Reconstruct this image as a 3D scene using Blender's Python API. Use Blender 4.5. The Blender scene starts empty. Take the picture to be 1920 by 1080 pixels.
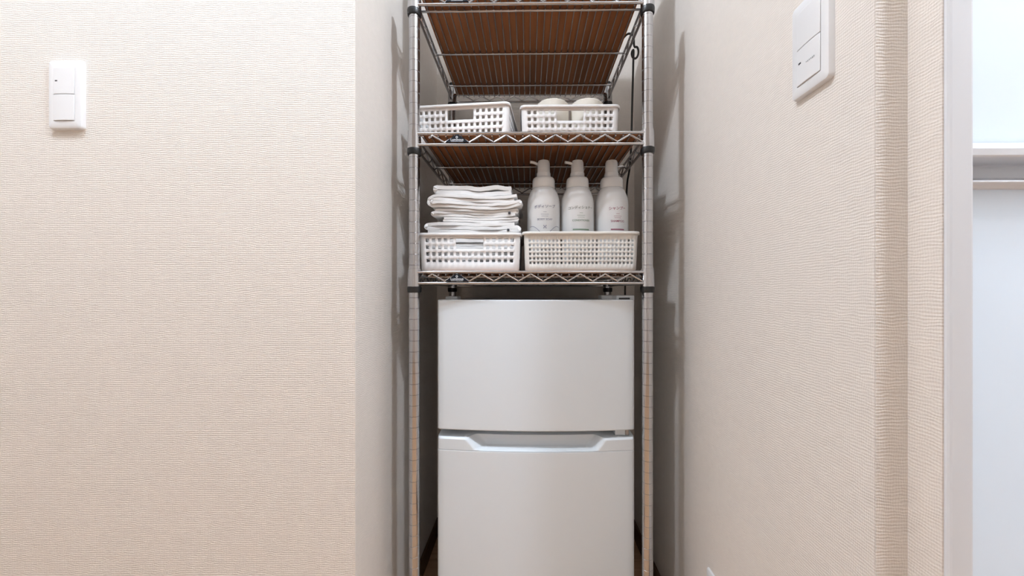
import bpy, bmesh, math, random
from mathutils import Vector, Matrix, noise

random.seed(7)
SC = bpy.context.scene
COL = SC.collection
PI = math.pi

# ------------------------------------------------------------------ camera
F, CX, CY = 690.0, 982.0, 545.0          # focal length and principal point, in px of 1920x1080
PSI = math.radians(0.75)                 # small turn to the left
CAMZ = 0.90
cam_d = bpy.data.cameras.new('camera')
cam = bpy.data.objects.new('camera', cam_d)
COL.objects.link(cam)
cam.location = (0, 0, CAMZ)
cam.rotation_euler = (PI / 2, 0, PSI)
cam_d.sensor_width = 36.0
cam_d.lens = F / 1920.0 * 36.0
cam_d.shift_x = -(CX - 960.0) / 1920.0
cam_d.shift_y = (CY - 540.0) / 1920.0
cam_d.clip_start = 0.02
SC.camera = cam

# ------------------------------------------------------------------ world, exposure, lamps' strengths
w = bpy.data.worlds.new('world')
SC.world = w
w.use_nodes = True
w.node_tree.nodes['Background'].inputs[0].default_value = (0.95, 0.97, 1.0, 1)
w.node_tree.nodes['Background'].inputs[1].default_value = 0.6
SC.view_settings.view_transform = 'Standard'
SC.view_settings.look = 'None'
SC.view_settings.gamma = 1.0
SC.view_settings.use_curve_mapping = False
SC.view_settings.exposure = 0.17
CEIL = 2.55
LAMPS = [  # x, y, watts, colour
    (-0.72, 0.20, 38.0, (0.86, 0.965, 1.10)),
    (0.70, 0.04, 52.0, (0.86, 0.965, 1.10)),
]
BATH_W = 30.0



# ------------------------------------------------------------------ helpers
def X_at(u, Y):
    t = (u - CX) / F
    c, s = math.cos(PSI), math.sin(PSI)
    return Y * (t * c - s) / (c + t * s)


def P(u, v, Y):
    """world x, z of a pixel on the plane y = Y"""
    x = X_at(u, Y)
    zc = -x * math.sin(PSI) + Y * math.cos(PSI)
    return x, CAMZ + (CY - v) / F * zc


def Y_at(u, X):
    """depth at which the plane x = X is seen in column u"""
    t = (u - CX) / F
    c, s = math.cos(PSI), math.sin(PSI)
    return X * (c + t * s) / (t * c - s)


def link(o, parent=None):
    COL.objects.link(o)
    if parent is not None:
        o.parent = parent
    return o


def obj(name, bm, mat, parent=None, smooth=False, bevel=0, seg=2, solid=0, soff=0.0, recalc=True, auto=True):
    me = bpy.data.meshes.new(name)
    if recalc:
        bmesh.ops.recalc_face_normals(bm, faces=bm.faces)
    bm.to_mesh(me)
    bm.free()
    if mat:
        me.materials.append(mat)
    o = bpy.data.objects.new(name, me)
    link(o, parent)
    if smooth:
        me.polygons.foreach_set('use_smooth', [True] * len(me.polygons))
        if auto:
            me.set_sharp_from_angle(angle=math.radians(38))
    if solid:
        m = o.modifiers.new('solid', 'SOLIDIFY')
        m.thickness = solid
        m.offset = soff
    if bevel:
        m = o.modifiers.new('bevel', 'BEVEL')
        m.width = bevel
        m.segments = seg
        m.limit_method = 'ANGLE'
        m.angle_limit = math.radians(35)
    return o


def empty(name, loc, label, cat, group=None, rz=0):
    o = bpy.data.objects.new(name, None)
    o.empty_display_size = 0.05
    link(o)
    o.location = loc
    o.rotation_euler = (0, 0, rz)
    tag(o, label, cat, group)
    return o


def tag(o, label, cat, group=None):
    o['label'] = label
    o['category'] = cat
    if group:
        o['group'] = group
    return o


def struct(o):
    o['kind'] = 'structure'
    return o


def box(bm, x0, x1, y0, y1, z0, z1):
    vs = [bm.verts.new(p) for p in ((x0, y0, z0), (x1, y0, z0), (x1, y1, z0), (x0, y1, z0),
                                    (x0, y0, z1), (x1, y0, z1), (x1, y1, z1), (x0, y1, z1))]
    for f in ((0, 3, 2, 1), (4, 5, 6, 7), (0, 1, 5, 4), (1, 2, 6, 5), (2, 3, 7, 6), (3, 0, 4, 7)):
        bm.faces.new([vs[i] for i in f])


def boxbm(*a):
    bm = bmesh.new()
    box(bm, *a)
    return bm


def prism(bm, pts, z0, z1):
    a = [bm.verts.new((x, y, z0)) for x, y in pts]
    b = [bm.verts.new((x, y, z1)) for x, y in pts]
    n = len(pts)
    bm.faces.new(a[::-1])
    bm.faces.new(b)
    for i in range(n):
        bm.faces.new((a[i], a[(i + 1) % n], b[(i + 1) % n], b[i]))


def tube(bm, pts, r, n=8, cap=True):
    pts = [Vector(p) for p in pts]
    rings = []
    up = None
    for i, p in enumerate(pts):
        if i == 0:
            d = pts[1] - p
        elif i == len(pts) - 1:
            d = p - pts[i - 1]
        else:
            d = (pts[i + 1] - p).normalized() + (p - pts[i - 1]).normalized()
        d.normalize()
        if up is None:
            up = Vector((0, 0, 1)) if abs(d.z) < 0.9 else Vector((1, 0, 0))
        a = d.cross(up).normalized()
        b = a.cross(d).normalized()
        up = b
        rings.append([bm.verts.new(p + a * (r * math.cos(2 * PI * k / n)) + b * (r * math.sin(2 * PI * k / n))) for k in range(n)])
    for i in range(len(rings) - 1):
        for k in range(n):
            bm.faces.new((rings[i][k], rings[i][(k + 1) % n], rings[i + 1][(k + 1) % n], rings[i + 1][k]))
    if cap:
        bm.faces.new(rings[0][::-1])
        bm.faces.new(rings[-1])


def lathe(bm, prof, n=32, cx=0, cy=0):
    """prof: list of (r, z) from bottom to top, about a vertical axis"""
    rings = []
    for r, z in prof:
        if r < 1e-6:
            rings.append([bm.verts.new((cx, cy, z))])
        else:
            rings.append([bm.verts.new((cx + r * math.cos(2 * PI * k / n), cy + r * math.sin(2 * PI * k / n), z)) for k in range(n)])
    for i in range(len(rings) - 1):
        a, b = rings[i], rings[i + 1]
        for k in range(n):
            k2 = (k + 1) % n
            if len(a) == 1:
                bm.faces.new((a[0], b[k2], b[k]))
            elif len(b) == 1:
                bm.faces.new((a[k], a[k2], b[0]))
            else:
                bm.faces.new((a[k], a[k2], b[k2], b[k]))
    if len(rings[0]) > 1:
        bm.faces.new(rings[0][::-1])
    if len(rings[-1]) > 1:
        bm.faces.new(rings[-1])


def text_mesh(s, size, bold=0.0):
    """flat text as (verts, faces) centred on the origin, in the x-y plane"""
    c = bpy.data.curves.new('text', 'FONT')
    c.body = s
    c.size = size
    c.align_x = 'CENTER'
    c.align_y = 'CENTER'
    c.offset = bold
    c.resolution_u = 3
    o = bpy.data.objects.new('text', c)
    COL.objects.link(o)
    dg = bpy.context.evaluated_depsgraph_get()
    dg.update()
    me = bpy.data.meshes.new_from_object(o.evaluated_get(dg))
    vs = [tuple(v.co) for v in me.vertices]
    fs = [tuple(p.vertices) for p in me.polygons]
    bpy.data.objects.remove(o)
    bpy.data.curves.remove(c)
    bpy.data.meshes.remove(me)
    return vs, fs


def mesh_obj(name, vs, fs, mat, parent):
    me = bpy.data.meshes.new(name)
    me.from_pydata(vs, [], fs)
    me.materials.append(mat)
    o = bpy.data.objects.new(name, me)
    return link(o, parent)


def inst(src, parent, loc, name=None):
    o = src.copy()
    if name:
        o.name = name
    COL.objects.link(o)
    o.parent = parent
    o.location = loc
    return o


# ------------------------------------------------------------------ materials
def mat(name, col, rough=0.5, metal=0.0, bump=None, spec=0.5, var=None, sss=0.0, coat=0.0):
    m = bpy.data.materials.new(name)
    m.use_nodes = True
    nt = m.node_tree
    b = nt.nodes['Principled BSDF']
    b.inputs['Base Color'].default_value = (*col, 1)
    b.inputs['Roughness'].default_value = rough
    b.inputs['Metallic'].default_value = metal
    b.inputs['Specular IOR Level'].default_value = spec
    if coat:
        b.inputs['Coat Weight'].default_value = coat
    if sss:
        b.inputs['Subsurface Weight'].default_value = sss
        b.inputs['Subsurface Radius'].default_value = (0.01, 0.008, 0.006)
    tc = None
    if bump or var:
        tc = nt.nodes.new('ShaderNodeTexCoord')
    if var:   # (scale, amount): mottled colour of the thing itself
        n = nt.nodes.new('ShaderNodeTexNoise')
        n.inputs['Scale'].default_value = var[0]
        n.inputs['Detail'].default_value = 4
        nt.links.new(tc.outputs['Object'], n.inputs['Vector'])
        mx = nt.nodes.new('ShaderNodeMix')
        mx.data_type = 'RGBA'
        mx.inputs['A'].default_value = (*[c * (1 - var[1]) for c in col], 1)
        mx.inputs['B'].default_value = (*[min(1, c * (1 + var[1])) for c in col], 1)
        nt.links.new(n.outputs['Fac'], mx.inputs['Factor'])
        nt.links.new(mx.outputs['Result'], b.inputs['Base Color'])
    if bump:  # (scale, strength, distance)
        n = nt.nodes.new('ShaderNodeTexNoise')
        n.inputs['Scale'].default_value = bump[0]
        n.inputs['Detail'].default_value = 3
        nt.links.new(tc.outputs['Object'], n.inputs['Vector'])
        bp = nt.nodes.new('ShaderNodeBump')
        bp.inputs['Strength'].default_value = bump[1]
        bp.inputs['Distance'].default_value = bump[2]
        nt.links.new(n.outputs['Fac'], bp.inputs['Height'])
        nt.links.new(bp.outputs['Normal'], b.inputs['Normal'])
    return m


def wallpaper(name, col):
    """woven vinyl wallpaper: fine uneven horizontal threads over a vertical weave"""
    m = bpy.data.materials.new(name)
    m.use_nodes = True
    nt = m.node_tree
    N, L = nt.nodes.new, nt.links.new
    b = nt.nodes['Principled BSDF']
    b.inputs['Roughness'].default_value = 0.75
    b.inputs['Specular IOR Level'].default_value = 0.25
    tc = N('ShaderNodeTexCoord')
    sp = N('ShaderNodeSeparateXYZ')
    L(tc.outputs['Object'], sp.inputs[0])
    ad = N('ShaderNodeMath'); ad.operation = 'ADD'
    L(sp.outputs['X'], ad.inputs[0]); L(sp.outputs['Y'], ad.inputs[1])
    cb = N('ShaderNodeCombineXYZ')
    L(ad.outputs[0], cb.inputs['X']); L(sp.outputs['Z'], cb.inputs['Y'])
    # slow waviness of the threads
    nz = N('ShaderNodeTexNoise'); nz.inputs['Scale'].default_value = 60; nz.inputs['Detail'].default_value = 3
    L(cb.outputs[0], nz.inputs['Vector'])

    def wave(src, pitch, wob):
        mu = N('ShaderNodeMath'); mu.operation = 'MULTIPLY'; mu.inputs[1].default_value = 2 * PI / pitch
        L(src, mu.inputs[0])
        w2 = N('ShaderNodeMath'); w2.operation = 'MULTIPLY_ADD'; w2.inputs[1].default_value = wob
        L(nz.outputs['Fac'], w2.inputs[0]); L(mu.outputs[0], w2.inputs[2])
        s = N('ShaderNodeMath'); s.operation = 'SINE'
        L(w2.outputs[0], s.inputs[0])
        return s.outputs[0]
    h = wave(sp.outputs['Z'], 0.0037, 11.0)
    v = wave(ad.outputs[0], 0.0028, 14.0)
    # coarse fibres, stretched sideways
    mp = N('ShaderNodeMapping'); mp.inputs['Scale'].default_value = (90, 520, 1)
    L(cb.outputs[0], mp.inputs['Vector'])
    n2 = N('ShaderNodeTexNoise'); n2.inputs['Scale'].default_value = 1.0; n2.inputs['Detail'].default_value = 3
    L(mp.outputs[0], n2.inputs['Vector'])
    a1 = N('ShaderNodeMath'); a1.operation = 'MULTIPLY_ADD'; a1.inputs[1].default_value = 0.45
    L(v, a1.inputs[0]); L(h, a1.inputs[2])
    a2 = N('ShaderNodeMath'); a2.operation = 'MULTIPLY_ADD'; a2.inputs[1].default_value = 3.2
    L(n2.outputs['Fac'], a2.inputs[0]); L(a1.outputs[0], a2.inputs[2])
    bp = N('ShaderNodeBump'); bp.inputs['Strength'].default_value = 0.5; bp.inputs['Distance'].default_value = 0.00025
    L(a2.outputs[0], bp.inputs['Height'])
    L(bp.outputs['Normal'], b.inputs['Normal'])
    mr = N('ShaderNodeMapRange'); mr.inputs['From Min'].default_value = 0.3; mr.inputs['From Max'].default_value = 0.7
    L(nz.outputs['Fac'], mr.inputs['Value'])
    mx = N('ShaderNodeMix'); mx.data_type = 'RGBA'
    mx.inputs['A'].default_value = (*[c * 0.985 for c in col], 1)
    mx.inputs['B'].default_value = (*[min(1, c * 1.015) for c in col], 1)
    L(mr.outputs[0], mx.inputs['Factor'])
    L(mx.outputs['Result'], b.inputs['Base Color'])
    return m


def wood(name, c1, c2, scale=(3, 60, 60), rough=0.5):
    m = bpy.data.materials.new(name)
    m.use_nodes = True
    nt = m.node_tree
    N, L = nt.nodes.new, nt.links.new
    b = nt.nodes['Principled BSDF']
    b.inputs['Roughness'].default_value = rough
    tc = N('ShaderNodeTexCoord')
    mp = N('ShaderNodeMapping'); mp.inputs['Scale'].default_value = scale
    L(tc.outputs['Object'], mp.inputs['Vector'])
    n = N('ShaderNodeTexNoise'); n.inputs['Scale'].default_value = 1.0; n.inputs['Detail'].default_value = 5
    n.inputs['Distortion'].default_value = 0.6
    L(mp.outputs[0], n.inputs['Vector'])
    cr = N('ShaderNodeValToRGB')
    cr.color_ramp.elements[0].position = 0.32; cr.color_ramp.elements[0].color = (*c1, 1)
    cr.color_ramp.elements[1].position = 0.70; cr.color_ramp.elements[1].color = (*c2, 1)
    L(n.outputs['Fac'], cr.inputs['Fac'])
    L(cr.outputs['Color'], b.inputs['Base Color'])
    return m


M_wall = wallpaper('cream_wallpaper', (0.84, 0.78, 0.72))
M_ceil = mat('ceiling_paper', (0.86, 0.84, 0.81), 0.8, bump=(300, 0.2, 0.0005))
M_floor = wood('floor_wood', (0.46, 0.27, 0.145), (0.58, 0.36, 0.21), (4, 90, 90), 0.4)
M_base = wood('baseboard_wood', (0.075, 0.033, 0.014), (0.11, 0.05, 0.022), (4, 60, 60), 0.45)
M_board = wood('brown_board', (0.25, 0.092, 0.030), (0.39, 0.148, 0.050), (60, 3, 60), 0.5)
M_chrome = mat('chrome', (0.54, 0.54, 0.555), 0.17, 1.0, bump=(900, 0.04, 0.0002))
M_wire = mat('chrome_wire', (0.54, 0.54, 0.555), 0.2, 1.0)
M_black = mat('black_plastic', (0.012, 0.012, 0.013), 0.4)
M_cable = mat('black_cable', (0.012, 0.011, 0.010), 0.5)
M_tagp = mat('tag_plastic', (0.012, 0.013, 0.018), 0.7, spec=0.15)
M_tagt = mat('tag_print', (0.75, 0.77, 0.80), 0.4)
M_fridge = mat('fridge_white', (0.80, 0.85, 0.89), 0.32, coat=0.15, bump=(220, 0.03, 0.0006))
M_fridge_pl = mat('fridge_plastic', (0.80, 0.85, 0.89), 0.38)
M_gasket = mat('fridge_gasket', (0.20, 0.20, 0.22), 0.6)
M_plate = mat('switch_plastic', (0.86, 0.86, 0.87), 0.35)
M_dark = mat('dark_gap', (0.05, 0.05, 0.055), 0.6)
M_print = mat('grey_print', (0.45, 0.45, 0.46), 0.6)
M_basket = mat('white_plastic', (0.90, 0.90, 0.90), 0.4)
M_basket2 = mat('ivory_plastic', (0.90, 0.89, 0.85), 0.4)
M_roll = mat('tissue_paper', (0.88, 0.83, 0.74), 0.9, bump=(700, 0.25, 0.0006))
M_core = mat('cardboard_core', (0.55, 0.42, 0.28), 0.9)
M_towel = mat('white_terry', (0.90, 0.885, 0.87), 0.95, bump=(1400, 0.55, 0.0012), spec=0.1)
M_towel2 = mat('ivory_terry', (0.90, 0.885, 0.87), 0.95, bump=(1400, 0.55, 0.0012), spec=0.1)
M_seam = mat('towel_tag', (0.06, 0.06, 0.07), 0.8)
M_frame = mat('door_white', (0.80, 0.825, 0.87), 0.35)
M_metal = mat('hinge_metal', (0.35, 0.35, 0.36), 0.35, 1.0)

# frosted bathroom door panel: lets the light of the room behind through
M_panel = bpy.data.materials.new('frosted_panel')
M_panel.use_nodes = True
nt = M_panel.node_tree
pb = nt.nodes['Principled BSDF']
pb.inputs['Base Color'].default_value = (0.88, 0.91, 0.95, 1)
pb.inputs['Roughness'].default_value = 0.3
tr = nt.nodes.new('ShaderNodeBsdfTranslucent')
tr.inputs['Color'].default_value = (0.86, 0.93, 1.0, 1)
mxs = nt.nodes.new('ShaderNodeMixShader')
mxs.inputs[0].default_value = 0.5
nt.links.new(pb.outputs[0], mxs.inputs[1])
nt.links.new(tr.outputs[0], mxs.inputs[2])
nt.links.new(mxs.outputs[0], nt.nodes['Material Output'].inputs['Surface'])

# ------------------------------------------------------------------ the setting
XL, XR, YB = -0.340, 0.390, 1.362         # alcove: side walls and back
YCL = Y_at(666, XL)                       # front corner of the block beside the alcove
YCR = Y_at(1642, XR)
X2 = X_at(1702, YCR)
Y2 = Y_at(1766, X2)
X3 = X_at(1820, Y2)
RX0, RX1, RY0 = -1.9, 1.6, -3.6           # the room behind the camera


def wall(name, x0, x1, y0, y1, z0=0.0, z1=CEIL):
    return struct(obj(name, boxbm(x0, x1, y0, y1, z0, z1), M_wall))


wall('wall_left', RX0, XL, YCL, YB + 0.1)
wall('wall_back', XL, XR, YB, YB + 0.1)
wall('wall_right', XR, XR + 0.055, YCR + 0.0012, YB + 0.1)
bm = bmesh.new()
prism(bm, [(XR + 0.0002, YCR), (X2, YCR), (X2, Y2), (X2 + 0.002, Y2), (X2 + 0.012, YCR + 0.001), (XR + 0.0002, YCR + 0.001)], 0, CEIL)
struct(obj('wall_corner', bm, M_wall))
wall('wall_rear', RX0, RX1, RY0 - 0.1, RY0)
wall('wall_far_left', RX0 - 0.1, RX0, RY0, YCL + 0.2)
wall('wall_far_right', RX1, RX1 + 0.1, RY0, 1.5)
struct(obj('ceiling', boxbm(RX0, RX1, RY0, YB + 0.1, CEIL, CEIL + 0.08), M_ceil))
fl = struct(obj('floor', boxbm(RX0, RX1, RY0, YB + 0.1, -0.06, -0.012), M_floor))
pk = None
py = RY0
rows = int((YB + 0.1 - RY0) / 0.151) + 1
for i in range(rows):
    y0 = RY0 + i * 0.151
    y1 = min(y0 + 0.1495, YB + 0.1)
    if y1 - y0 < 0.01:
        continue
    x0 = RX0 + 0.001
    cuts = [RX0 + 0.9 + 0.45 * (i % 3), RX0 + 2.7 + 0.3 * (i % 2), RX1]
    for xc in cuts:
        obj('floor_plank', boxbm(x0, xc - 0.0012, y0, y1, -0.0119, 0.0), M_floor, fl, bevel=0.0008, seg=1)
        x0 = xc
struct(obj('baseboard_left', boxbm(XL, XL + 0.008, YCL - 0.008, YB, 0.0, 0.06), M_base, bevel=0.002))
struct(obj('baseboard_front', boxbm(RX0, XL + 0.008, YCL - 0.008, YCL, 0.0, 0.06), M_base, bevel=0.002))
struct(obj('baseboard_right', boxbm(XR - 0.008, XR, YCR + 0.001, YB, 0.0, 0.06), M_base, bevel=0.002))
struct(obj('baseboard_back', boxbm(XL + 0.008, XR - 0.008, YB - 0.008, YB, 0.0, 0.06), M_base, bevel=0.002))

# bathroom door: white frame, frosted panels, a handle rail across
XD1 = X3 + 0.62
dr = struct(obj('door_1', boxbm(X2 + 0.0021, X3, Y2 - 0.004, Y2 + 0.026, 0.0, 2.05), M_frame, bevel=0.004, seg=3))
obj('door_frame', boxbm(XD1, XD1 + 0.04, Y2 - 0.004, Y2 + 0.05, 0.0, 2.05), M_frame, dr, bevel=0.004)
obj('door_frame', boxbm(X3 - 0.02, XD1 + 0.04, Y2 - 0.004, Y2 + 0.05, 2.05, 2.09), M_frame, dr, bevel=0.004)
YP = Y2 + 0.012


def dz(v):
    return P(1870, v, YP)[1]


obj('upper_panel', boxbm(X3, XD1, YP, YP + 0.004, dz(269), 2.05), M_panel, dr)
obj('lower_panel', boxbm(X3, XD1, YP, YP + 0.004, 0.03, dz(350)), M_panel, dr)
# profile of the handle rail (y outward from the panel, z), swept along x
prof = [(0.004, dz(266)), (-0.0015, dz(269)), (-0.004, dz(280)), (-0.009, dz(281.5)), (-0.010, dz(284)), (-0.010, dz(298)),
        (-0.008, dz(299.5)), (0.016, dz(301)), (0.016, dz(326)), (-0.004, dz(341)), (-0.009, dz(343)), (-0.009, dz(347)), (-0.006, dz(349)),
        (-0.003, dz(355)), (0.004, dz(357)), (0.024, dz(357)), (0.024, dz(266))]
bm = bmesh.new()
a = [bm.verts.new((X3 + 0.0005, YP + y, z)) for y, z in prof]
b = [bm.verts.new((XD1 - 0.0005, YP + y, z)) for y, z in prof]
n = len(prof)
for i in range(n):
    bm.faces.new((a[i], a[(i + 1) % n], b[(i + 1) % n], b[i]))
bm.faces.new(a[::-1]); bm.faces.new(b)
obj('handle_rail', bm, M_frame, dr, bevel=0.0006, seg=1)
wall('wall_over_door', X2 + 0.0025, RX1, Y2, Y2 + 0.06, 2.09, CEIL)
wall('wall_beside_door', XD1 + 0.04, RX1, Y2, Y2 + 0.06, 0, 2.09)
# the lit bathroom behind the panels
M_bath = mat('bath_panel', (0.85, 0.88, 0.92), 0.4)
wall_b = struct(obj('wall_bathroom', boxbm(XR + 0.056, RX1, 1.40, 1.46, 0.0, CEIL), M_bath))
bl = bpy.data.lights.new('bathroom_light', 'AREA')
bl.energy = BATH_W
bl.size = 0.3
bl.color = (0.86, 0.93, 1.0)
blo = bpy.data.objects.new('bathroom_lamp_offscreen', bl)
blo.location = (0.95, 0.9, CEIL - 0.02)
link(blo)

# ------------------------------------------------------------------ ceiling lamps
for i, (lx, ly, watt, col) in enumerate(LAMPS):
    t = empty('ceiling_lamp', (lx, ly, CEIL), ['round white ceiling lamp above the passage, away from the bathroom door', 'round white ceiling lamp before the bathroom door'][i], 'lamp', 'ceiling lamps of the passage')
    bm = bmesh.new()
    lathe(bm, [(0.045, -0.03), (0.05, -0.012), (0.055, 0.0)], 32)
    obj('lamp_base', bm, M_plate, t, smooth=True)
    ld = bpy.data.lights.new('lamp_light', 'POINT')
    ld.energy = watt
    ld.color = col
    ld.shadow_soft_size = 0.04
    lo = bpy.data.objects.new(('ceiling_lamp_left_offscreen', 'ceiling_lamp_right_offscreen')[i], ld)
    link(lo, t)
    lo.location = (0, 0, -0.075)

# ------------------------------------------------------------------ steel wire rack
YF, YR = 0.870, 1.306
XPL, XPR = X_at(777, YF), X_at(1214, YF)
RAIL_Y = 0.862
Z_TOP = [P(995, v, RAIL_Y)[1] for v in (-14.0, 249.5, 510.0)]
TH = 0.0262                       # height of the truss
RACK = empty('wire_shelf_rack', ((XPL + XPR) / 2, (YF + YR) / 2, 0), 'chrome wire shelving rack standing in the alcove over the refrigerator', 'shelf rack')
RX, RYc = RACK.location.x, RACK.location.y
hx = (XPR - XPL) / 2
hy = (YR - YF) / 2
PITCH = 0.0254
# post
prof = [(0.0127, 0.0)]
z = 0.02
POST_TOP = 1.630
while z < POST_TOP - 0.01:
    prof += [(0.0127, z - 0.0009), (0.0119, z - 0.0004), (0.0119, z + 0.0004), (0.0127, z + 0.0009)]
    z += PITCH
prof += [(0.0127, POST_TOP)]
bm = bmesh.new()
lathe(bm, prof, 24)
post0 = obj('post', bm, M_chrome, RACK, smooth=True)
bm = bmesh.new()
lathe(bm, [(0.0131, -0.008), (0.0134, -0.002), (0.0134, 0.002), (0.010, 0.007), (0.0, 0.008)], 24)
cap0 = obj('post_cap', bm, M_black, post0, smooth=True)
cap0.location = (0, 0, POST_TOP)
bm = bmesh.new()
lathe(bm, [(0.017, 0.0), (0.017, 0.006), (0.0128, 0.010)], 24)
foot0 = obj('foot', bm, M_black, post0, smooth=True)
corners = [(-hx, -hy), (hx, -hy), (-hx, hy), (hx, hy)]
post0.location = (*corners[0], 0)
for c in corners[1:]:
    p = inst(post0, RACK, (*c, 0))
    inst(cap0, p, (0, 0, POST_TOP))
    inst(foot0, p, (0, 0, 0))


def truss(bm, a, b, first, pitch, r_rail=0.0034, r_zig=0.0021, ends=0.009):
    """two rails and a zigzag between points a and b (at top rail height); first = distance of the first crest from a"""
    a, b = Vector(a), Vector(b)
    d = (b - a)
    Ln = d.length
    d.normalize()
    dn = Vector((0, 0, -TH))
    tube(bm, [a, b], r_rail, 10)
    tube(bm, [a + dn, b + dn], r_rail, 10)
    hi, lo_ = -0.0045, -TH + 0.0045
    pts = [a + d * (first - ends) + Vector((0, 0, hi + (lo_ - hi) * ends / (pitch / 2)))]
    s, up = first, True
    while s < Ln - 0.012:
        zz = hi if up else lo_
        zi = zz + (-0.002 if up else 0.002)
        for ds, z2 in ((-0.003, zi), (0, zz), (0.003, zi)):
            pts.append(a + d * (s + ds) + Vector((0, 0, z2)))
        s += pitch / 2
        up = not up
    tube(bm, pts, r_zig, 8)


zigp = 46.2 * RAIL_Y / F
zig0 = X_at(811, RAIL_Y) - XPL
NW = 29
wire_src = None
rod_src = collar_src = sleeve_src = None
board_labels = ['brown wooden board lying on the topmost wire shelf',
                'brown wooden board lying on the wire shelf below the perforated baskets without towels',
                'brown wooden board lying on the lowest wire shelf under the towels and pump bottles']
for si, zt in enumerate(Z_TOP):
    bm = bmesh.new()
    yf, yr = RAIL_Y - RYc, YR + 0.004 - RYc
    truss(bm, (-hx, yf, 0), (hx, yf, 0), zig0, zigp)
    truss(bm, (-hx, yr, 0), (hx, yr, 0), zig0, zigp)
    truss(bm, (-hx, -hy, 0), (-hx, hy, 0), 0.04, 0.0585)
    truss(bm, (hx, -hy, 0), (hx, hy, 0), 0.04, 0.0585)
    sh = obj('shelf', bm, M_chrome, RACK, smooth=True)
    sh.location = (0, 0, zt)
    for k in range(NW):
        x = -hx + 0.0225 + k * (2 * hx - 0.045) / (NW - 1)
        if wire_src is None:
            bm = bmesh.new()
            tube(bm, [(0, yf - 0.001, -0.0075), (0, yf + 0.001, -0.0052), (0, yf + 0.006, -0.0045), (0, yr - 0.006, -0.0045), (0, yr - 0.001, -0.0052), (0, yr + 0.001, -0.0075)], 0.0019, 8)
            wire_src = obj('wire', bm, M_wire, sh, smooth=True)
            wire_src.location = (x, 0, 0)
        else:
            inst(wire_src, sh, (x, 0, 0))
    for ry in (0.905, 1.070, 1.235):
        if rod_src is None:
            bm = bmesh.new()
            tube(bm, [(-hx + 0.002, 0, 0), (hx - 0.002, 0, 0)], 0.0030, 10)
            rod_src = obj('cross_rod', bm, M_chrome, sh, smooth=True)
            rod_src.location = (0, ry - RYc, -0.0094)
        else:
            inst(rod_src, sh, (0, ry - RYc, -0.0094))
    for c in corners:
        if collar_src is None:
            bm = bmesh.new()
            lathe(bm, [(0.0132, -0.0345), (0.0160, -0.0340), (0.0160, -0.033), (0.0150, 0.006), (0.0150, 0.0075), (0.0129, 0.008)], 28)
            collar_src = obj('corner_collar', bm, M_chrome, sh, smooth=True)
            collar_src.location = (*c, 0)
            bm = bmesh.new()
            lathe(bm, [(0.0131, -0.0485), (0.0152, -0.0480), (0.0160, -0.0460), (0.0166, -0.0365), (0.0162, -0.0346), (0.0131, -0.0344)], 28)
            sleeve_src = obj('sleeve', bm, M_black, sh, smooth=True)
            sleeve_src.location = (*c, 0)
        else:
            inst(collar_src, sh, (*c, 0))
            inst(sleeve_src, sh, (*c, 0))
    # name tag between two valleys of the front zigzag
    xc = X_at(857.5, RAIL_Y) - RX
    bm = bmesh.new()
    w1, w0 = 0.0075, 0.0265
    for yy in (0, 1):
        pass
    pts = [(-w0, -TH + 0.004), (w0, -TH + 0.004), (w0 - 0.002, -TH + 0.007), (w1, -0.0075), (0.004, -0.005), (-0.004, -0.005), (-w1, -0.0075), (-w0 + 0.002, -TH + 0.007)]
    a = [bm.verts.new((x, -0.0005, z)) for x, z in pts]
    b = [bm.verts.new((x, 0.002, z)) for x, z in pts]
    bm.faces.new(a); bm.faces.new(b[::-1])
    for i in range(len(pts)):
        bm.faces.new((a[i], a[(i + 1) % len(pts)], b[(i + 1) % len(pts)], b[i]))
    tg = obj('name_tag', bm, M_tagp, sh)
    tg.location = (xc, yf - 0.0036, 0)
    tg['label'] = 'black name tag with white lettering'
    vs, fs = text_mesh('Luminous', 0.0078, 0.00012)
    vs = [(x, 0, z) for x, z, _ in vs]
    vs = [(x, -0.0009, z - TH + 0.0098) for x, _, z in vs]
    # ring emblem above the lettering and a thin underline
    nv = len(vs)
    for k in range(20):
        an = 2 * PI * k / 20
        for r in (0.0014, 0.0026):
            vs.append((r * math.cos(an) - 0.0004, -0.0009, -0.0105 + r * math.sin(an)))
    for k in range(20):
        k2 = (k + 1) % 20
        fs.append((nv + 2 * k, nv + 2 * k + 1, nv + 2 * k2 + 1, nv + 2 * k2))
    nv = len(vs)
    for x, z in ((-0.014, -TH + 0.0052), (0.014, -TH + 0.0052), (0.014, -TH + 0.0059), (-0.014, -TH + 0.0059)):
        vs.append((x, -0.0009, z))
    fs.append((nv, nv + 1, nv + 2, nv + 3))
    lt = mesh_obj('tag_lettering', vs, fs, M_tagt, sh)
    lt.location = (xc, yf - 0.0036, 0)
    # board lying on the wires
    bd = obj('shelf_board', boxbm(-hx + 0.016, hx - 0.016, RAIL_Y + 0.006 - RYc, yr - 0.006, -0.0025, 0.0005), M_board, None)
    bd.location = (RX, RYc, zt)
    tag(bd, board_labels[si], 'board', 'boards on the wire shelves')
Z_ON = [z + 0.0007 for z in Z_TOP]

# ------------------------------------------------------------------ refrigerator
FXL, FXR = X_at(820, 0.888), X_at(1190, 0.888)
FYE, BUL = 0.888, 0.015
FR = empty('refrigerator', ((FXL + FXR) / 2, 1.10, 0), 'white two-door refrigerator standing on the floor under the wire rack', 'refrigerator')
FX, FY = FR.location.x, FR.location.y
fw = (FXR - FXL) / 2


def fy(x):
    return FYE - BUL * (1 - (x / fw) ** 2) - FY


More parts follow.
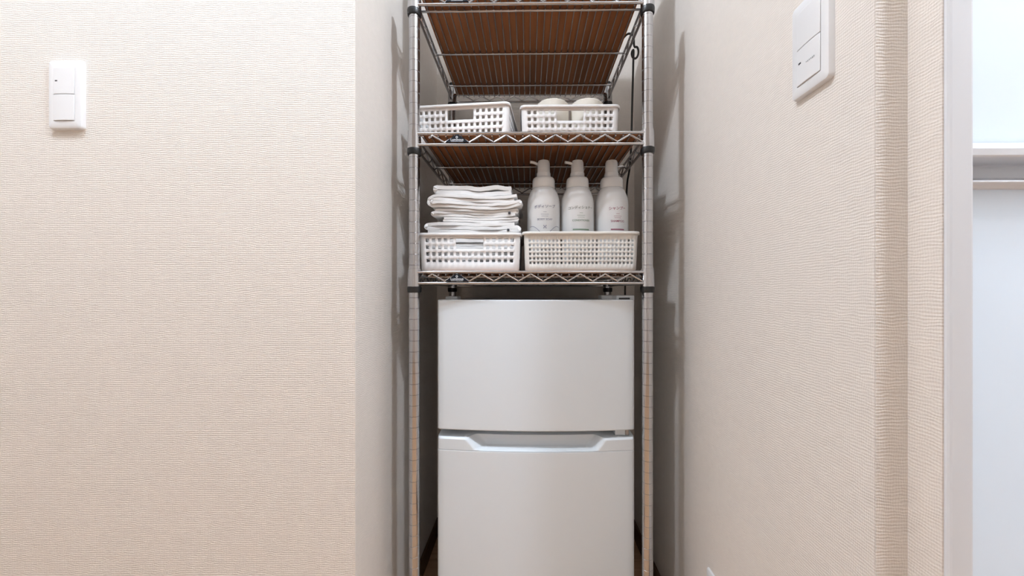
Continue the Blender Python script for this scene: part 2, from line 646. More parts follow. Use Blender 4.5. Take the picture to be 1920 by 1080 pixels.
def door_plan(w, back, r=0.006):
    pts = []
    n = 36
    for i in range(n + 1):
        x = -w + r + (2 * w - 2 * r) * i / n
        pts.append((x, fy(x)))
    for k in range(1, 5):
        an = PI / 2 * k / 4
        pts.append((w - r + r * math.sin(an), fy(w) + r - r * math.cos(an)))
    pts += [(w, back), (-w, back)]
    for k in range(4, 0, -1):
        an = PI / 2 * k / 4
        pts.append((-w + r - r * math.sin(an), fy(w) + r - r * math.cos(an)))
    return pts


Z_FT = P(1000, 562, 0.878)[1]
Z_UB = P(1000, 810, 0.873)[1]
Z_CT = P(840, 820, 0.885)[1]
Z_CB = P(1000, 848, 0.873)[1]
YBK = 0.935 - FY
obj('cabinet', boxbm(-fw + 0.002, fw - 0.002, YBK + 0.006, 1.325 - FY, 0.03, Z_FT - 0.004), M_fridge, FR, bevel=0.004)
for sx in (-1, 1):
    for yy in (0.97, 1.29):
        bm = bmesh.new()
        lathe(bm, [(0.018, 0.0), (0.018, 0.012), (0.01, 0.014), (0.01, 0.031)], 16, sx * (fw - 0.04), yy - FY)
        obj('foot', bm, M_gasket, FR, smooth=True)
bm = bmesh.new(); prism(bm, door_plan(fw, YBK), Z_UB, Z_FT)
ud = obj('freezer_door', bm, M_fridge, FR, smooth=True, bevel=0.003, seg=3)
bm = bmesh.new(); prism(bm, door_plan(fw, YBK), 0.05, Z_CB)
ld_ = obj('lower_door', bm, M_fridge, FR, smooth=True, bevel=0.0022, seg=3)
obj('door_gasket', boxbm(-fw + 0.01, fw - 0.01, YBK, YBK + 0.0065, 0.06, Z_CB), M_gasket, ud)
obj('door_gasket', boxbm(-fw + 0.012, fw - 0.012, YBK, YBK + 0.0065, Z_CB, Z_FT - 0.012), M_gasket, ud)

# cap of the lower door with the scooped grip
GL0, GL1 = X_at(868, 0.873) - FX, X_at(889, 0.873) - FX
GR0, GR1 = X_at(1141, 0.873) - FX, X_at(1124, 0.873) - FX


def sm(t):
    t = max(0, min(1, t))
    return t * t * (3 - 2 * t)


NXC, NZC = 150, 16
bm = bmesh.new()
grid = []
for j in range(NZC + 3):
    t = min(1, j / NZC)
    z = Z_CB + 0.0006 + (Z_CT - Z_CB - 0.0006) * t
    row = []
    for i in range(NXC + 1):
        x = -fw + 2 * fw * i / NXC
        gl = GL1 + (GL0 - GL1) * t
        gr = GR1 + (GR0 - GR1) * t
        sx = min(sm((x - gl) / 0.030), sm((gr - x) / 0.030))
        sz = sm((t - 0.04) / 0.10)
        dep = 0.030 * sx * sz
        e = fw - abs(x)
        rnd = 0.006 - math.sqrt(max(0, 0.006 ** 2 - max(0, 0.006 - e) ** 2)) if e < 0.006 else 0
        topr = 0.004 * sm((t - 0.86) / 0.14)
        y = fy(x) + dep + rnd + (topr if dep < 0.004 else 0)
        if j == NZC + 1:
            y = max(y, fy(fw) + 0.03) if dep < 0.02 else y + 0.012
            z = Z_CT + 0.0015
        if j == NZC + 2:
            y = YBK
            z = Z_CT + 0.0015
        row.append(bm.verts.new((x, y, z)))
    grid.append(row)
for j in range(len(grid) - 1):
    for i in range(NXC):
        bm.faces.new((grid[j][i], grid[j][i + 1], grid[j + 1][i + 1], grid[j + 1][i]))
bb = [bm.verts.new((-fw + 2 * fw * i / NXC, YBK, Z_CB + 0.0006)) for i in range(NXC + 1)]
for i in range(NXC):
    bm.faces.new((grid[-1][i], grid[-1][i + 1], bb[i + 1], bb[i]))
    bm.faces.new((bb[i], bb[i + 1], grid[0][i + 1], grid[0][i]))
bm.faces.new([grid[j][0] for j in range(len(grid))] + [bb[0]])
bm.faces.new([grid[j][NXC] for j in range(len(grid))][::-1] + [bb[NXC]])
cp = obj('door_grip', bm, M_fridge_pl, ld_, smooth=True)
cp['label'] = 'scooped hand grip along the top of the door'
# hinges
hx0, hx1 = X_at(1126, 0.93) - FX, X_at(1186, 0.93) - FX
zh = P(1150, 553.5, 0.93)[1]
bm = bmesh.new()
prism(bm, [(hx0, 0.965 - FY), (hx0 + 0.003, 0.935 - FY), (hx0 + 0.03, 0.925 - FY), (hx0 + 0.034, 0.905 - FY), (hx1 - 0.004, 0.905 - FY), (hx1, 0.915 - FY), (hx1, 0.965 - FY)], Z_FT - 0.003, zh)
hc = obj('hinge_cover', bm, M_fridge_pl, FR, bevel=0.0025)
obj('hinge_plate', boxbm(hx0 + 0.04, hx1 - 0.014, 0.9035 - FY, 0.91 - FY, Z_FT + 0.0006, Z_FT + 0.0042), M_dark, hc)
bx0, bx1 = X_at(834, 0.95) - FX, X_at(862, 0.95) - FX
bm = bmesh.new()
prism(bm, [(bx0, 0.97 - FY), (bx0 + 0.004, 0.94 - FY), (bx1 - 0.004, 0.94 - FY), (bx1, 0.97 - FY)], Z_FT - 0.004, P(850, 555.5, 0.945)[1])
obj('top_cap', bm, M_fridge_pl, FR, bevel=0.003)
mx0, mx1 = X_at(1155, 0.89) - FX, X_at(1186, 0.89) - FX
obj('middle_hinge', boxbm(mx0, mx1 - 0.006, 0.8995 - FY, YBK, Z_CT + 0.0016, Z_UB - 0.0004), M_fridge_pl, FR, bevel=0.001)
obj('hinge_pin', boxbm(mx1 - 0.0155, mx1 - 0.0065, 0.8975 - FY, 0.91 - FY, Z_CT + 0.002, Z_UB - 0.0008), M_metal, FR, bevel=0.001)

# ------------------------------------------------------------------ perforated baskets


def basket(name, label, loc, rz, wt, wb, dt, db, h, ncol, pitch, hw_, rows_c, hh, slot, m, group, rim=0.004):
    """rows_c: heights of the hole rows' centres; slot: (first col, last col, number of rows from the top) or None"""
    T = empty(name, (loc[0], loc[1], loc[2] + 0.0022), label, 'basket', group, rz)
    r = 0.009
    cols = []                                           # (wall, s along the wall in metres or corner angle, is_corner)

    def wall_cols(length, k, slotted):
        nc = min(ncol, int((length - 0.012) / pitch)) if k % 2 else ncol
        es = [-1]
        st = -(nc - 1) / 2 * pitch
        for i in range(nc):
            es += [st + i * pitch - hw_ / 2, st + i * pitch + hw_ / 2]
        es.append(1)
        out = []
        for i, e in enumerate(es):
            hole = -1
            if i % 2 == 1 and i < len(es) - 1:
                hole = (i - 1) // 2
            out.append((k, e, hole, slotted))
        return out
    ringdef = []
    for k in range(4):
        ln = (wt if k % 2 == 0 else dt) - 2 * r
        ringdef += [('w',) + c for c in wall_cols(ln, k, k % 2 == 0)]
        ringdef += [('c', k, a_ / 4.0, -1, False) for a_ in range(1, 4)]

    def pos(cd, t, off=0.0):
        hwx = (wb + (wt - wb) * t) / 2 + off
        hdy = (db + (dt - db) * t) / 2 + off
        rr = r + off
        k = cd[1]
        Lx, Ly = hwx - rr, hdy - rr
        if cd[0] == 'w':
            Lw = Lx if k % 2 == 0 else Ly
            ref = ((wt if k % 2 == 0 else dt) - 2 * r) / 2
            s = cd[2]
            s = s * Lw if abs(s) == 1 else s * Lw / ref
            return [(s, -hdy), (hwx, s), (-s, hdy), (-hwx, -s)][k]
        an = -PI / 2 + k * PI / 2 + cd[2] * PI / 2
        ccx, ccy = [(Lx, -Ly), (Lx, Ly), (-Lx, Ly), (-Lx, -Ly)][k]
        return ccx + rr * math.cos(an), ccy + rr * math.sin(an)
    zs = [(0.0, -0.006), (0.0018, -0.0018), (0.006, 0.0)]
    for c_ in sorted(rows_c):
        zs += [(c_ - hh / 2, 0.0), (c_ + hh / 2, 0.0)]
    zs += [(h - 0.006, 0.0), (h - 0.0012, 0.0004), (h, 0.0016), (h - 0.0002, rim), (h - 0.002, rim + 0.0012), (h - 0.008, rim + 0.0014)]
    nrow = len(rows_c)
    bm = bmesh.new()
    rings = []
    for z, off in zs:
        rings.append([bm.verts.new((*pos(cd, z / h, off), z)) for cd in ringdef])
    nc = len(ringdef)
    for j in range(len(zs) - 1):
        ri = (j - 3) // 2 if (j >= 3 and (j - 3) % 2 == 0 and j < 3 + 2 * nrow) else -1     # hole row index from below
        gap = (j - 4) // 2 if (j >= 4 and (j - 4) % 2 == 0 and j < 3 + 2 * nrow) else -1    # strip above hole row `gap`
        for i in range(nc):
            cd = ringdef[i]
            hole = cd[0] == 'w' and cd[3] >= 0 and ri >= 0
            if slot and cd[0] == 'w' and cd[4]:
                c0, c1, nr = slot
                colin = (cd[3] >= 0 and c0 <= cd[3] <= c1)
                prevh = ringdef[i - 1][3] if ringdef[i - 1][0] == 'w' else -1
                between = cd[3] < 0 and prevh >= c0 and prevh < c1
                if (colin or between) and ((ri >= nrow - nr) or (gap >= nrow - nr and gap < nrow - 1)):
                    hole = True
            if hole:
                continue
            i2 = (i + 1) % nc
            bm.faces.new((rings[j][i], rings[j][i2], rings[j + 1][i2], rings[j + 1][i]))
    loose = [v for v in bm.verts if not v.link_faces]
    bmesh.ops.delete(bm, geom=loose, context='VERTS')
    obj('basket_walls', bm, m, T, solid=0.0018, soff=-1.0, smooth=True)
    bm = bmesh.new()
    bm.faces.new([bm.verts.new((*pos(cd, 0.0, -0.005), 0.0)) for cd in ringdef])
    obj('basket_floor', bm, m, T, solid=0.0018, soff=1.0)
    return T


ROWS4 = [0.0262, 0.0427, 0.0592, 0.0757]
BW, BD, BH = 0.243, 0.205, 0.0938


def small_basket(label, loc, rz):
    return basket('perforated_basket', label, loc, rz, BW, BW - 0.007, BD, BD - 0.007, BH, 15, 0.0148, 0.0082, ROWS4, 0.0088, (5, 9, 2), M_basket, 'baskets on the wire rack')


# lower shelf, with towels
ylf = 0.892
xll = (X_at(786.5, ylf) + X_at(975, ylf)) / 2
B_TOW = small_basket('white perforated basket holding the stack of folded towels', (xll, ylf + BD / 2, Z_ON[2]), 0)
# lower shelf, with bottles: finer holes
xrl = (X_at(979, ylf) + X_at(1201, ylf)) / 2
wbig = X_at(1201, ylf) - X_at(979, ylf) - 0.011
B_BOT = basket('perforated_basket', 'ivory basket with fine square holes holding three pump bottles', (xrl, ylf + 0.1, Z_ON[2]), 0,
               wbig, wbig - 0.007, 0.195, 0.188, 0.0968, 27, 0.00965, 0.0050, [0.0210 + 0.0108 * i for i in range(6)], 0.0058, None, M_basket2, 'baskets on the wire rack', rim=0.005)
# middle shelf
yuf = 0.926
xru = (X_at(978, yuf) + X_at(1160, yuf)) / 2
B_ROLL = small_basket('white perforated basket holding two paper rolls', (xru, yuf + BD / 2, Z_ON[1]), 0)
rz = math.radians(-5.0)
fc = Vector((BW / 2, -BD / 2, 0))
fc.rotate(Matrix.Rotation(rz, 3, 'Z'))
corner = Vector((X_at(953, 0.914), 0.914, Z_TOP[1] + 0.0040))
B_EMP = small_basket('empty white perforated basket set askew on the wire shelf', tuple(corner - fc), rz)

# ------------------------------------------------------------------ paper rolls
for u in (1036.0, 1100.0):
    yc = 0.979
    x = X_at(u, yc)
    t = empty('paper_roll', (x, yc, Z_ON[1] + 0.0043), ['upright cream paper roll in the basket, on the side of the empty basket', 'upright cream paper roll in the basket, on the side of the black cord'][int(u > 1070)], 'paper roll', 'paper rolls in the basket')
    bm = bmesh.new()
    hR, R = 0.1170, 0.0425
    lathe(bm, [(0.019, 0.0), (R - 0.002, 0.0), (R, 0.002), (R, hR - 0.003), (R - 0.003, hR), (0.0205, hR), (0.019, hR - 0.002), (0.019, 0.0)], 48)
    bmesh.ops.remove_doubles(bm, verts=bm.verts, dist=1e-6)
    bad = [f for f in bm.faces if len(f.verts) > 8]
    bmesh.ops.delete(bm, geom=bad, context='FACES_ONLY')
    obj('paper', bm, M_roll, t, smooth=True)
    bm = bmesh.new()
    lathe(bm, [(0.0188, 0.0), (0.0188, hR - 0.001), (0.0178, hR - 0.001), (0.0178, 0.0)], 32)
    bad = [f for f in bm.faces if len(f.verts) > 8]
    bmesh.ops.delete(bm, geom=bad, context='FACES_ONLY')
    obj('core', bm, M_core, t, smooth=True)

# ------------------------------------------------------------------ pump bottles


def bottle(u, yc, col, label, kana, eng, ink, ink2, deco, nozzle, rot):
    x = X_at(u, yc)
    zb = Z_ON[2] + 0.0043
    T = empty('pump_bottle', (x, yc, zb), label, 'bottle', 'pump bottles in the basket')
    T.rotation_euler = (0, 0, rot)
    m = mat('bottle_plastic', col, 0.28, coat=0.3)
    R = 0.0425
    ZB = P(u, 376, yc)[1] - zb            # end of the straight body
    ZN = P(u, 355, yc)[1] - zb            # neck
    rn = 0.0288
    Z0 = P(u, 388, yc)[1] - zb
    an1 = math.acos(rn / R)
    prof = [(R - 0.008, 0.0), (R - 0.002, 0.002), (R, 0.008), (R, Z0)]
    for k in range(1, 15):
        an = an1 * k / 14
        prof.append((R * math.cos(an), Z0 + (ZN - Z0) * math.sin(an) / math.sin(an1)))
    bm = bmesh.new()
    lathe(bm, prof, 56)
    body = obj('bottle_body', bm, m, T, smooth=True)
    zc = P(u, 335, yc)[1] - zb
    bm = bmesh.new()
    lathe(bm, [(0.0288, ZN + 0.0004), (0.0292, ZN + 0.001), (0.0288, zc - 0.007), (0.0272, zc - 0.002), (0.0245, zc)], 48)
    cl = obj('pump_collar', bm, m, T, smooth=True)
    zt = P(u, 301.0, yc)[1] - zb
    bm = bmesh.new()
    lathe(bm, [(0.0180, zc), (0.0183, zc + 0.003), (0.0180, zc + 0.013), (0.0166, zc + 0.0145), (0.0158, zt - 0.007), (0.0138, zt - 0.0022), (0.009, zt - 0.0004), (0.0, zt)], 40)
    hd = obj('pump_head', bm, m, T, smooth=True)
    a0 = nozzle[0]
    bm = bmesh.new()
    d = Vector((math.cos(a0), math.sin(a0), 0))
    pts = [d * 0.010 + Vector((0, 0, zt - 0.0115)), d * 0.0165 + Vector((0, 0, zt - 0.0095))]
    pts += [d * (0.0165 + 0.018 * k / 4) + Vector((0, 0, zt - 0.0095 + nozzle[1] * math.sin(k / 4 * PI * 0.55))) for k in range(1, 5)]
    tube(bm, pts, 0.0036, 12)
    obj('nozzle', bm, m, hd, smooth=True)

    def wrap(vs, zoff):
        out = []
        for px, pz, _ in vs:
            an = px / R
            out.append(((R + 0.0004) * math.sin(an), -(R + 0.0004) * math.cos(an), pz + zoff))
        return out

    def zz(v):
        return P(u, v, yc - R)[1] - zb
    v0 = nozzle[2]
    vs, fs = text_mesh(kana, 0.0092 * nozzle[3], 0.00010)
    mesh_obj('lettering', wrap([(a_, b_ + a_ * 0.03, c_) for a_, b_, c_ in vs], zz(387 + v0)), fs, ink, body)
    # small print: three short lines
    V, Fc = [], []
    for lz, ln in ((397, 0.0085), (401.5, 0.020), (405, 0.017)):
        txt = 'made with gentle care' if ln > 0.018 else ('for every day use' if ln > 0.01 else 'soft')
        n0 = 9
        for k in range(n0):
            xa = -ln / 2 + ln * k / n0
            xb = xa + ln / n0 * 0.78
            b0 = len(V)
            V += wrap([(xa, -0.00045, 0), (xb, -0.00045, 0), (xb, 0.00045, 0), (xa, 0.00045, 0)], zz(lz + v0))
            Fc.append((b0, b0 + 1, b0 + 2, b0 + 3))
    mesh_obj('small_print', V, Fc, ink2, body)
    vs, fs = text_mesh(eng, nozzle[4], 0.00006)
    mesh_obj('lettering', wrap(vs, zz(411 + v0)), fs, ink2, body)
    V, Fc = [], []
    if deco == 'waves':
        def stroke(pts, w):
            for (xa, za), (xb, zb2) in zip(pts, pts[1:]):
                dx, dzz = xb - xa, zb2 - za
                l_ = math.hypot(dx, dzz)
                nx, nz_ = -dzz / l_ * w, dx / l_ * w
                b0 = len(V)
                V.extend(wrap([(xa - nx, za - nz_, 0), (xb - nx, zb2 - nz_, 0), (xb + nx, zb2 + nz_, 0), (xa + nx, za + nz_, 0)], 0))
                Fc.append((b0, b0 + 1, b0 + 2, b0 + 3))
        for s in (-1, 1):
            stroke([(s * (0.0125 + 0.030 * k / 12), zz(434) + (zz(423) - zz(434)) * math.sin(min(1.25, k / 9) * PI / 2)) for k in range(13)], 0.0006)
        zc2 = zz(425)
        for sx, sz in ((1, 1), (-1, 1), (1, -1), (-1, -1)):
            stroke([(sx * 0.0006, zc2 + sz * 0.0004), (sx * 0.0026, zc2 + sz * 0.0022), (sx * 0.0034, zc2 + sz * 0.0040)], 0.0009)
    else:
        zq = zz(430)
        n0 = 11
        ln = deco
        for k in range(n0):
            xa = -ln / 2 + ln * k / n0
            xb = xa + ln / n0 * 0.92
            b0 = len(V)
            V += wrap([(xa, -0.0016, 0), (xb, -0.0016, 0), (xb, 0.0016, 0), (xa, 0.0016, 0)], zq)
            Fc.append((b0, b0 + 1, b0 + 2, b0 + 3))
    mesh_obj('printed_emblem' if deco == 'waves' else 'printed_band', V, Fc, ink2, body)
    return T


I_grey = mat('ink_grey_blue', (0.20, 0.20, 0.28), 0.6)
I_grey2 = mat('ink_pale_blue', (0.28, 0.28, 0.37), 0.6)
I_dark = mat('ink_olive', (0.20, 0.22, 0.19), 0.6)
I_green = mat('ink_green', (0.20, 0.30, 0.21), 0.6)
I_red = mat('ink_red', (0.33, 0.06, 0.12), 0.6)
I_red2 = mat('ink_rose', (0.36, 0.10, 0.16), 0.6)
bottle(1019.3, 0.955, (0.80, 0.80, 0.80), 'white pump bottle with blue-grey BODY SOAP print and wave lines', 'ボディソープ', 'BODY SOAP', I_grey, I_grey2, 'waves',
       (PI * 1.0, 0.005, 0.0, 1.0, 0.0070), math.radians(2))
bottle(1082.5, 0.957, (0.80, 0.80, 0.80), 'white pump bottle with green CONDITIONER print and green band', 'コンディショナー', 'CONDITIONER', I_dark, I_green, 0.042,
       (PI * 1.06, 0.0015, 2.0, 0.93, 0.0066), math.radians(6))
bottle(1146.5, 0.962, (0.80, 0.80, 0.80), 'white pump bottle with red SHAMPOO print and red band', 'シャンプー', 'SHAMPOO', I_red, I_red2, 0.035,
       (PI * 0.45, 0.002, 3.5, 1.0, 0.0075), math.radians(9))

# ------------------------------------------------------------------ folded towels
YT = 0.912
x_mid = X_at(885, YT)


def towel(label, u0, u1, v0, v1, style, m, seed, y0=YT, depth=0.17, bumps=(), flip=False, slope=0.0):
    """a cloth folded over itself; u0..u1, v0..v1 is the extent of its front in the photograph"""
    x0, x1 = X_at(u0, y0), X_at(u1, y0)
    zt, zb = P(885, v0, YT)[1], P(885, v1, YT)[1]
    Wd, H = x1 - x0, zt - zb
    o = noise.random_unit_vector()
    rnd = random.Random(seed)
    path = []

    def line(xa, xb, z, n=22):
        return [(xa + (xb - xa) * k / n, z) for k in range(n + 1)]

    def turn(xc, za, zb_, side, n=8, bulge=1.0):
        r = abs(zb_ - za) / 2
        zc = (za + zb_) / 2
        sg = 1 if zb_ > za else -1
        return [(xc + side * r * bulge * math.sin(PI * k / n), zc - sg * r * math.cos(PI * k / n)) for k in range(1, n)]
    if style == 'quarter':     # folded in half twice: two nested turns on one side
        t = H / 4
        l1, l2, l3, l4 = t / 2, 1.5 * t, 2.5 * t, 3.5 * t
        path = line(Wd - 0.004 - rnd.random() * 0.006, 1.5 * t, l4)
        path += turn(1.5 * t, l4, l1, -1, 12)
        path += line(1.5 * t, Wd - t / 2, l1)
        path += turn(Wd - t / 2, l1, l2, 1)
        path += line(Wd - t / 2, 1.5 * t, l2)
        path += turn(1.5 * t, l2, l3, -1)
        path += line(1.5 * t, Wd - 0.006 - rnd.random() * 0.01, l3)
        thick = t
    elif style == 'third':     # letter fold, a turn on each side
        t = H / 3
        path = line(Wd - 0.003, t / 2, t / 2)
        path += turn(t / 2, t / 2, 1.5 * t, -1)
        path += line(t / 2, Wd - t / 2, 1.5 * t)
        path += turn(Wd - t / 2, 1.5 * t, 2.5 * t, 1)
        path += line(Wd - t / 2, 0.004 + rnd.random() * 0.01, 2.5 * t)
        thick = t
    else:                      # folded in half
        t = H / 2
        path = line(Wd - 0.003, t / 2, t / 2) + turn(t / 2, t / 2, 1.5 * t, -1) + line(t / 2, Wd - 0.004, 1.5 * t)
        thick = t
    if flip:
        path = [(Wd - px, pz) for px, pz in path]
    bm = bmesh.new()
    MD = 10
    rows_ = []
    for j in range(MD + 1):
        yy = depth * j / MD
        row = []
        for px, pz in path:
            nz_ = noise.noise(Vector((px * 22, yy * 22, seed * 3.7)))
            n2 = noise.noise(Vector((px * 60, yy * 40, seed * 9.1 + pz * 20)))
            dzz = min(1.0, H / 0.03) ** 2 * (0.0018 * nz_ + 0.0010 * n2) * 4 * (pz / H) * (1 - pz / H)   # uneven inside, flush with its neighbours
            for bx, bw, ba in bumps:
                dzz += ba * math.exp(-((px / Wd - bx) / bw) ** 2) * (pz / H)
            dzz += slope * (px / Wd - 0.5) * (pz / H)
            gx = px + x0                                    # sag and rise shared by the whole stack
            up = sm((zb + pz - 1.03) / 0.09)
            dzz += up * (0.0045 * math.sin(gx * 26 + 1.1) + 0.02 * (gx - x_mid) - 0.003) + up * 0.003 * noise.noise(Vector((gx * 30, (yy + y0) * 20, 4.2)))
            e_ = abs(px / Wd - 0.5) * 2
            dzz += (H / 2 - pz) * 0.14 * e_ ** 6
            dy = 0.007 * noise.noise(Vector((px * 14, pz * 200, seed * 5.3)))
            dx = 0.004 * noise.noise(Vector((yy * 18, pz * 120, seed * 2.1)))
            row.append(bm.verts.new((px - Wd / 2 + dx, yy + dy, pz + dzz)))
        rows_.append(row)
    for j in range(MD):
        for i in range(len(path) - 1):
            bm.faces.new((rows_[j][i], rows_[j][i + 1], rows_[j + 1][i + 1], rows_[j + 1][i]))
    o = obj('folded_towel', bm, m, None, smooth=True, solid=thick * (0.84 if H > 0.018 else 0.74), soff=0.0, auto=False)
    mb = o.modifiers.new('round', 'BEVEL')
    mb.width = thick * 0.28
    mb.segments = 3
    mb.limit_method = 'ANGLE'
    mb.angle_limit = math.radians(60)
    o.location = ((x0 + x1) / 2, y0, zb)
    tag(o, label, 'towel', 'folded towels in the basket')
    return o


towel('white folded towel crumpled on top of the towel stack', 815, 962, 346, 364, 'half', M_towel, 1, bumps=((0.77, 0.10, 0.008),), y0=YT - 0.002)
towel('thick rolled-edge towel second from the top of the stack', 803, 976, 364.2, 389.6, 'quarter', M_towel2, 2, flip=False, y0=YT - 0.008)
towel('folded towel third from the top of the stack', 811, 970, 389.8, 405.2, 'third', M_towel2, 3, flip=False)
towel('thin folded towel fourth from the top of the stack', 828, 970, 405.4, 415.6, 'half', M_towel, 4, flip=True, y0=YT + 0.001)
towel('folded towel resting level with the basket rim', 799, 973, 415.8, 438, 'third', M_towel, 5, flip=True, y0=YT - 0.001)
for tw_v, tw_u in ((399, 955), (431, 953)):
    tx_, tz_ = P(tw_u, tw_v, YT - 0.004)
    tg_par = [o_ for o_ in bpy.data.objects if o_.name.startswith('folded_towel')]
    tg_par = [o_ for o_ in tg_par if o_['label'].startswith('folded towel third' if tw_v < 410 else 'folded towel resting')][0]
    ct = obj('care_tag', boxbm(-0.0028, 0.0028, -0.004, 0.008, -0.0028, 0.0028), M_seam, tg_par, bevel=0.0008)
    ct.location = (tx_ - tg_par.location.x, YT - 0.001 - tg_par.location.y, tz_ - tg_par.location.z)
YI = YT + 0.002
for i, (a0, a1) in enumerate(((438.4, 455), (455.4, 472), (472.4, 489), (489.4, 506.5))):
    towel(['folded white towel inside the perforated basket, just under its rim', 'folded white towel inside the basket, second below the rim', 'folded white towel inside the basket, second from its floor', 'folded white towel on the floor of the perforated basket'][i], 802, 964, a0, a1, 'third' if i % 2 else 'half', M_towel, 11 + i, flip=bool(i % 2), y0=YI)

# ------------------------------------------------------------------ switches and outlet


def rrect(w, h, r, n=6):
    pts = []
    for cx_, cz_, a0 in ((w / 2 - r, h / 2 - r, 0), (-w / 2 + r, h / 2 - r, PI / 2), (-w / 2 + r, -h / 2 + r, PI), (w / 2 - r, -h / 2 + r, 1.5 * PI)):
        for k in range(n + 1):
            an = a0 + PI / 2 * k / n
            pts.append((cx_ + r * math.cos(an), cz_ + r * math.sin(an)))
    return pts


def plate_bm(w, h, th, r, iw, ih, bev=0.004):
    """plate with a rectangular window; lies on y = 0, front towards -y"""
    bm = bmesh.new()
    outs = []
    for off, y in ((0, 0), (0, -th + bev), (-bev * 0.3, -th + bev * 0.3), (-bev, -th)):
        outs.append([bm.verts.new((x, y, z)) for x, z in rrect(w + 2 * off, h + 2 * off, r + off * 0.6)])
    n = len(outs[0])
    for j in range(len(outs) - 1):
        for i in range(n):
            bm.faces.new((outs[j][i], outs[j][(i + 1) % n], outs[j + 1][(i + 1) % n], outs[j + 1][i]))
    inn = [bm.verts.new((x, -th, z)) for x, z in rrect(iw, ih, 0.0015)]
    inb = [bm.verts.new((x, -th + 0.006, z)) for x, z in rrect(iw, ih, 0.0015)]
    for i in range(n):
        i2 = (i + 1) % n
        bm.faces.new((outs[-1][i], outs[-1][i2], inn[i2], inn[i]))
        bm.faces.new((inn[i], inn[i2], inb[i2], inb[i]))
    bm.faces.new(inb)
    return bm


def switch(label, loc, rz, w, h, ind_top, marks):
    T = empty('light_switch', loc, label, 'light switch', None, rz)
    th = 0.0085
    iw, ih = w * 0.64, h * 0.775
    obj('switch_plate', plate_bm(w, h, th, 0.006, iw, ih), M_plate, T, smooth=True)
    obj('rocker_gap', boxbm(-iw / 2, iw / 2, -th + 0.0045, -th + 0.006, -ih / 2, ih / 2), M_dark, T)
    for k in (0, 1):
        z0 = -ih / 2 + 0.0008 if k == 0 else 0.0005
        z1 = -0.0005 if k == 0 else ih / 2 - 0.0004
        bm = bmesh.new()
        # a rocker tipped a little about its middle, bulging at its centre
        x0, x1 = -iw / 2 + 0.0003, iw / 2 - 0.0007
        n = 6
        vs0 = []
        for i in range(n + 1):
            x = x0 + (x1 - x0) * i / n
            bow = 0.0012 * (1 - (2 * i / n - 1) ** 2)
            vs0.append((x, -th - 0.0008 - bow))
        poly = [(x1, -th + 0.005), (x0, -th + 0.005)] + vs0
        prism(bm, poly, z0, z1)
        rk = obj('rocker', bm, M_plate, T, smooth=True, bevel=0.0006, seg=2)
        if (k == 1) == ind_top:
            zi = (z0 + z1) / 2 if ind_top else z0 + (z1 - z0) * 0.60
            obj('indicator', boxbm(x0 + 0.0045, x0 + 0.0105, -th - 0.0016, -th, zi - 0.0012, zi + 0.0012), M_dark, rk)
            if marks:
                V, Fc = [], []
                for q in range(6):
                    xa = x0 + 0.019 + q * 0.0027
                    hgt = (0.0010, 0.0018, 0.0014)[q % 3]
                    b0 = len(V)
                    V += [(xa, -th - 0.0022, zi - 0.005 - hgt), (xa + 0.0017, -th - 0.0022, zi - 0.005 - hgt), (xa + 0.0017, -th - 0.0022, zi - 0.0045), (xa, -th - 0.0022, zi - 0.0045)]
                    Fc.append((b0, b0 + 1, b0 + 2, b0 + 3))
                mesh_obj('small_print', V, Fc, M_print, rk)
    return T


xs0, zs0 = P(99.5, 118, YCL)
xs1, zs1 = P(161.5, 244.5, YCL)
switch('white double rocker light switch on the wall block beside the alcove', ((xs0 + xs1) / 2, YCL, (zs0 + zs1) / 2), 0, xs1 - xs0, zs0 - zs1, True, False)
# the one on the alcove's side wall: depth from the columns, height from its near lower corner
ya, yb_ = Y_at(1560, XR - 0.004), Y_at(1489, XR - 0.004)
zlow = P(1540, 160, Y_at(1540, XR))[1]
hsw = 0.132
switch('white double rocker light switch on the side wall by the bathroom door', (XR, (ya + yb_) / 2, zlow + hsw / 2 - 0.001), -PI / 2, yb_ - ya, hsw, False, True)
yo = Y_at(1328, XR)
zo = P(1328, 1061, yo)[1]
T = empty('wall_outlet', (XR, yo - 0.035, zo - 0.06), 'white wall outlet low on the side wall, only its upper corner in view', 'outlet', None, -PI / 2)
obj('outlet_plate', plate_bm(0.07, 0.12, 0.005, 0.005, 0.03, 0.07), M_plate, T, smooth=True)
obj('socket', boxbm(-0.0146, 0.0146, -0.0062, -0.001, -0.0346, 0.0346), M_plate, T, bevel=0.001)
for zz_ in (-0.018, 0.012):
    for xx_ in (-0.005, 0.005):
        obj('socket_slot', boxbm(xx_ - 0.0008, xx_ + 0.0008, -0.0064, -0.006, zz_ - 0.004, zz_ + 0.004), M_dark, T)

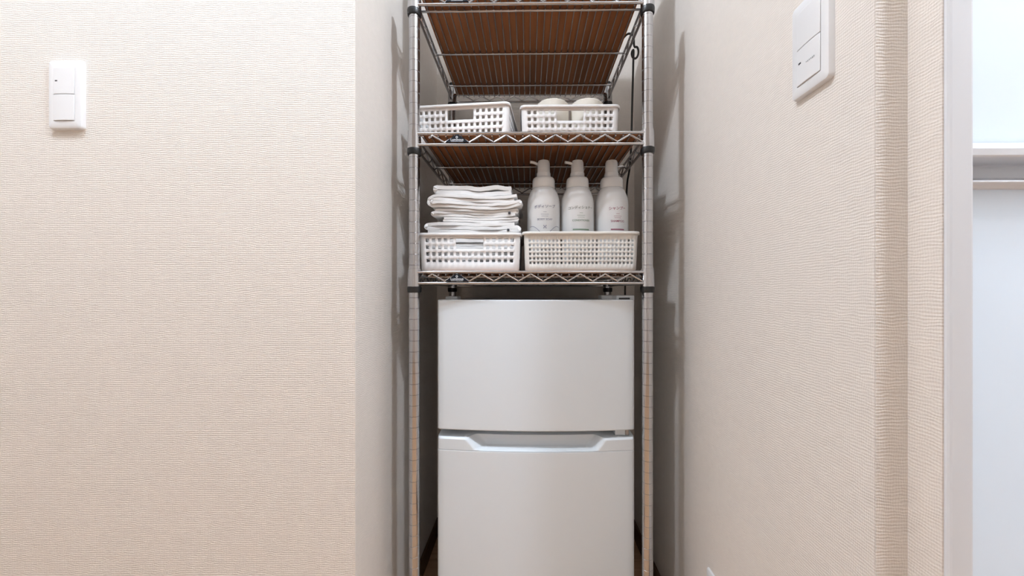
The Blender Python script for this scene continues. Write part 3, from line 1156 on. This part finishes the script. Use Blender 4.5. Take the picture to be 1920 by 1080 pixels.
# ------------------------------------------------------------------ microwave on the topmost shelf (above the picture) and its cord
mz = Z_ON[0] + 0.012
MW = empty('microwave_oven', (0.01, 1.03, Z_ON[0]), 'white microwave oven standing on the topmost wire shelf', 'microwave')
obj('oven_body', boxbm(-0.225, 0.225, -0.13, 0.085, 0.012, 0.255), M_fridge_pl, MW, bevel=0.006)
md = obj('oven_door', boxbm(-0.225, 0.125, -0.158, -0.131, 0.014, 0.253), M_fridge_pl, MW, bevel=0.004)
obj('door_window', boxbm(-0.195, 0.085, -0.1595, -0.157, 0.05, 0.22), M_black, md)
cpn = obj('control_panel', boxbm(0.127, 0.225, -0.156, -0.131, 0.014, 0.253), M_fridge_pl, MW, bevel=0.004)
for zz_ in (0.09, 0.18):
    bm = bmesh.new()
    lathe(bm, [(0.022, 0.0), (0.021, 0.014), (0.018, 0.018), (0.0, 0.018)], 28)
    bmesh.ops.transform(bm, matrix=Matrix.Translation((0.176, -0.156, zz_)) @ Matrix.Rotation(PI / 2, 4, 'X'), verts=bm.verts)
    obj('knob', bm, M_plate, cpn, smooth=True)
for sx in (-0.19, 0.19):
    for sy in (-0.1, 0.055):
        bm = bmesh.new()
        lathe(bm, [(0.012, 0.0), (0.014, 0.013)], 16, sx, sy)
        obj('foot', bm, M_black, MW)

# black cord: looped over the side rail, then hanging down behind the shelves
XC = XPR + 0.0085
yl = 1.015
xr_, zr_ = P(1192, 91, yl)
pts = [(0.17, 1.142, 1.64), (0.20, 1.16, 1.615), (0.247, 1.10, Z_TOP[0] + 0.006), (XPR - 0.012, yl, Z_TOP[0] + 0.0075), (XPR + 0.002, yl, Z_TOP[0] + 0.0085), (XPR + 0.0095, yl, Z_TOP[0] + 0.002), (XPR + 0.0095, yl, Z_TOP[0] - TH - 0.004)]
xk, zk = P(1192, 97, yl)
for k in range(0, 12):
    an = math.radians(70 - k * 30)
    pts.append((xk + 0.0085 * math.cos(an), yl + 0.0012 * k, zk + 0.0150 * math.sin(an)))
for u, v, y in ((1187.5, 112, 1.02), (1187, 140, 1.02), (1185.5, 190, 1.025), (1184.5, 240, 1.03), (1183, 290, 1.04), (1180, 322, 1.07), (1175, 345, 1.12), (1173, 430, 1.17), (1172.5, 500, 1.19), (1172, 540, 1.195), (1172, 580, 1.2)):
    x, z = P(u, v, y)
    pts.append((x, y, z))
x, z = P(1172, 700, 1.2)
pts += [(0.268, 1.22, z), (0.30, 1.30, z - 0.3), (0.33, 1.352, 0.32)]
cu = bpy.data.curves.new('power_cord', 'CURVE')
cu.dimensions = '3D'
cu.bevel_depth = 0.0028
cu.bevel_resolution = 3
sp = cu.splines.new('NURBS')
sp.points.add(len(pts) - 1)
for p_, q in zip(sp.points, pts):
    p_.co = (*q, 1)
sp.order_u = 3
sp.use_endpoint_u = True
cu.materials.append(M_cable)
co = bpy.data.objects.new('power_cord', cu)
COL.objects.link(co)
dg = bpy.context.evaluated_depsgraph_get(); dg.update()
me = bpy.data.meshes.new_from_object(co.evaluated_get(dg))
bpy.data.objects.remove(co)
co = link(bpy.data.objects.new('power_cord', me))
tag(co, 'thin black power cord looped on the rack and hanging down behind it', 'cord')
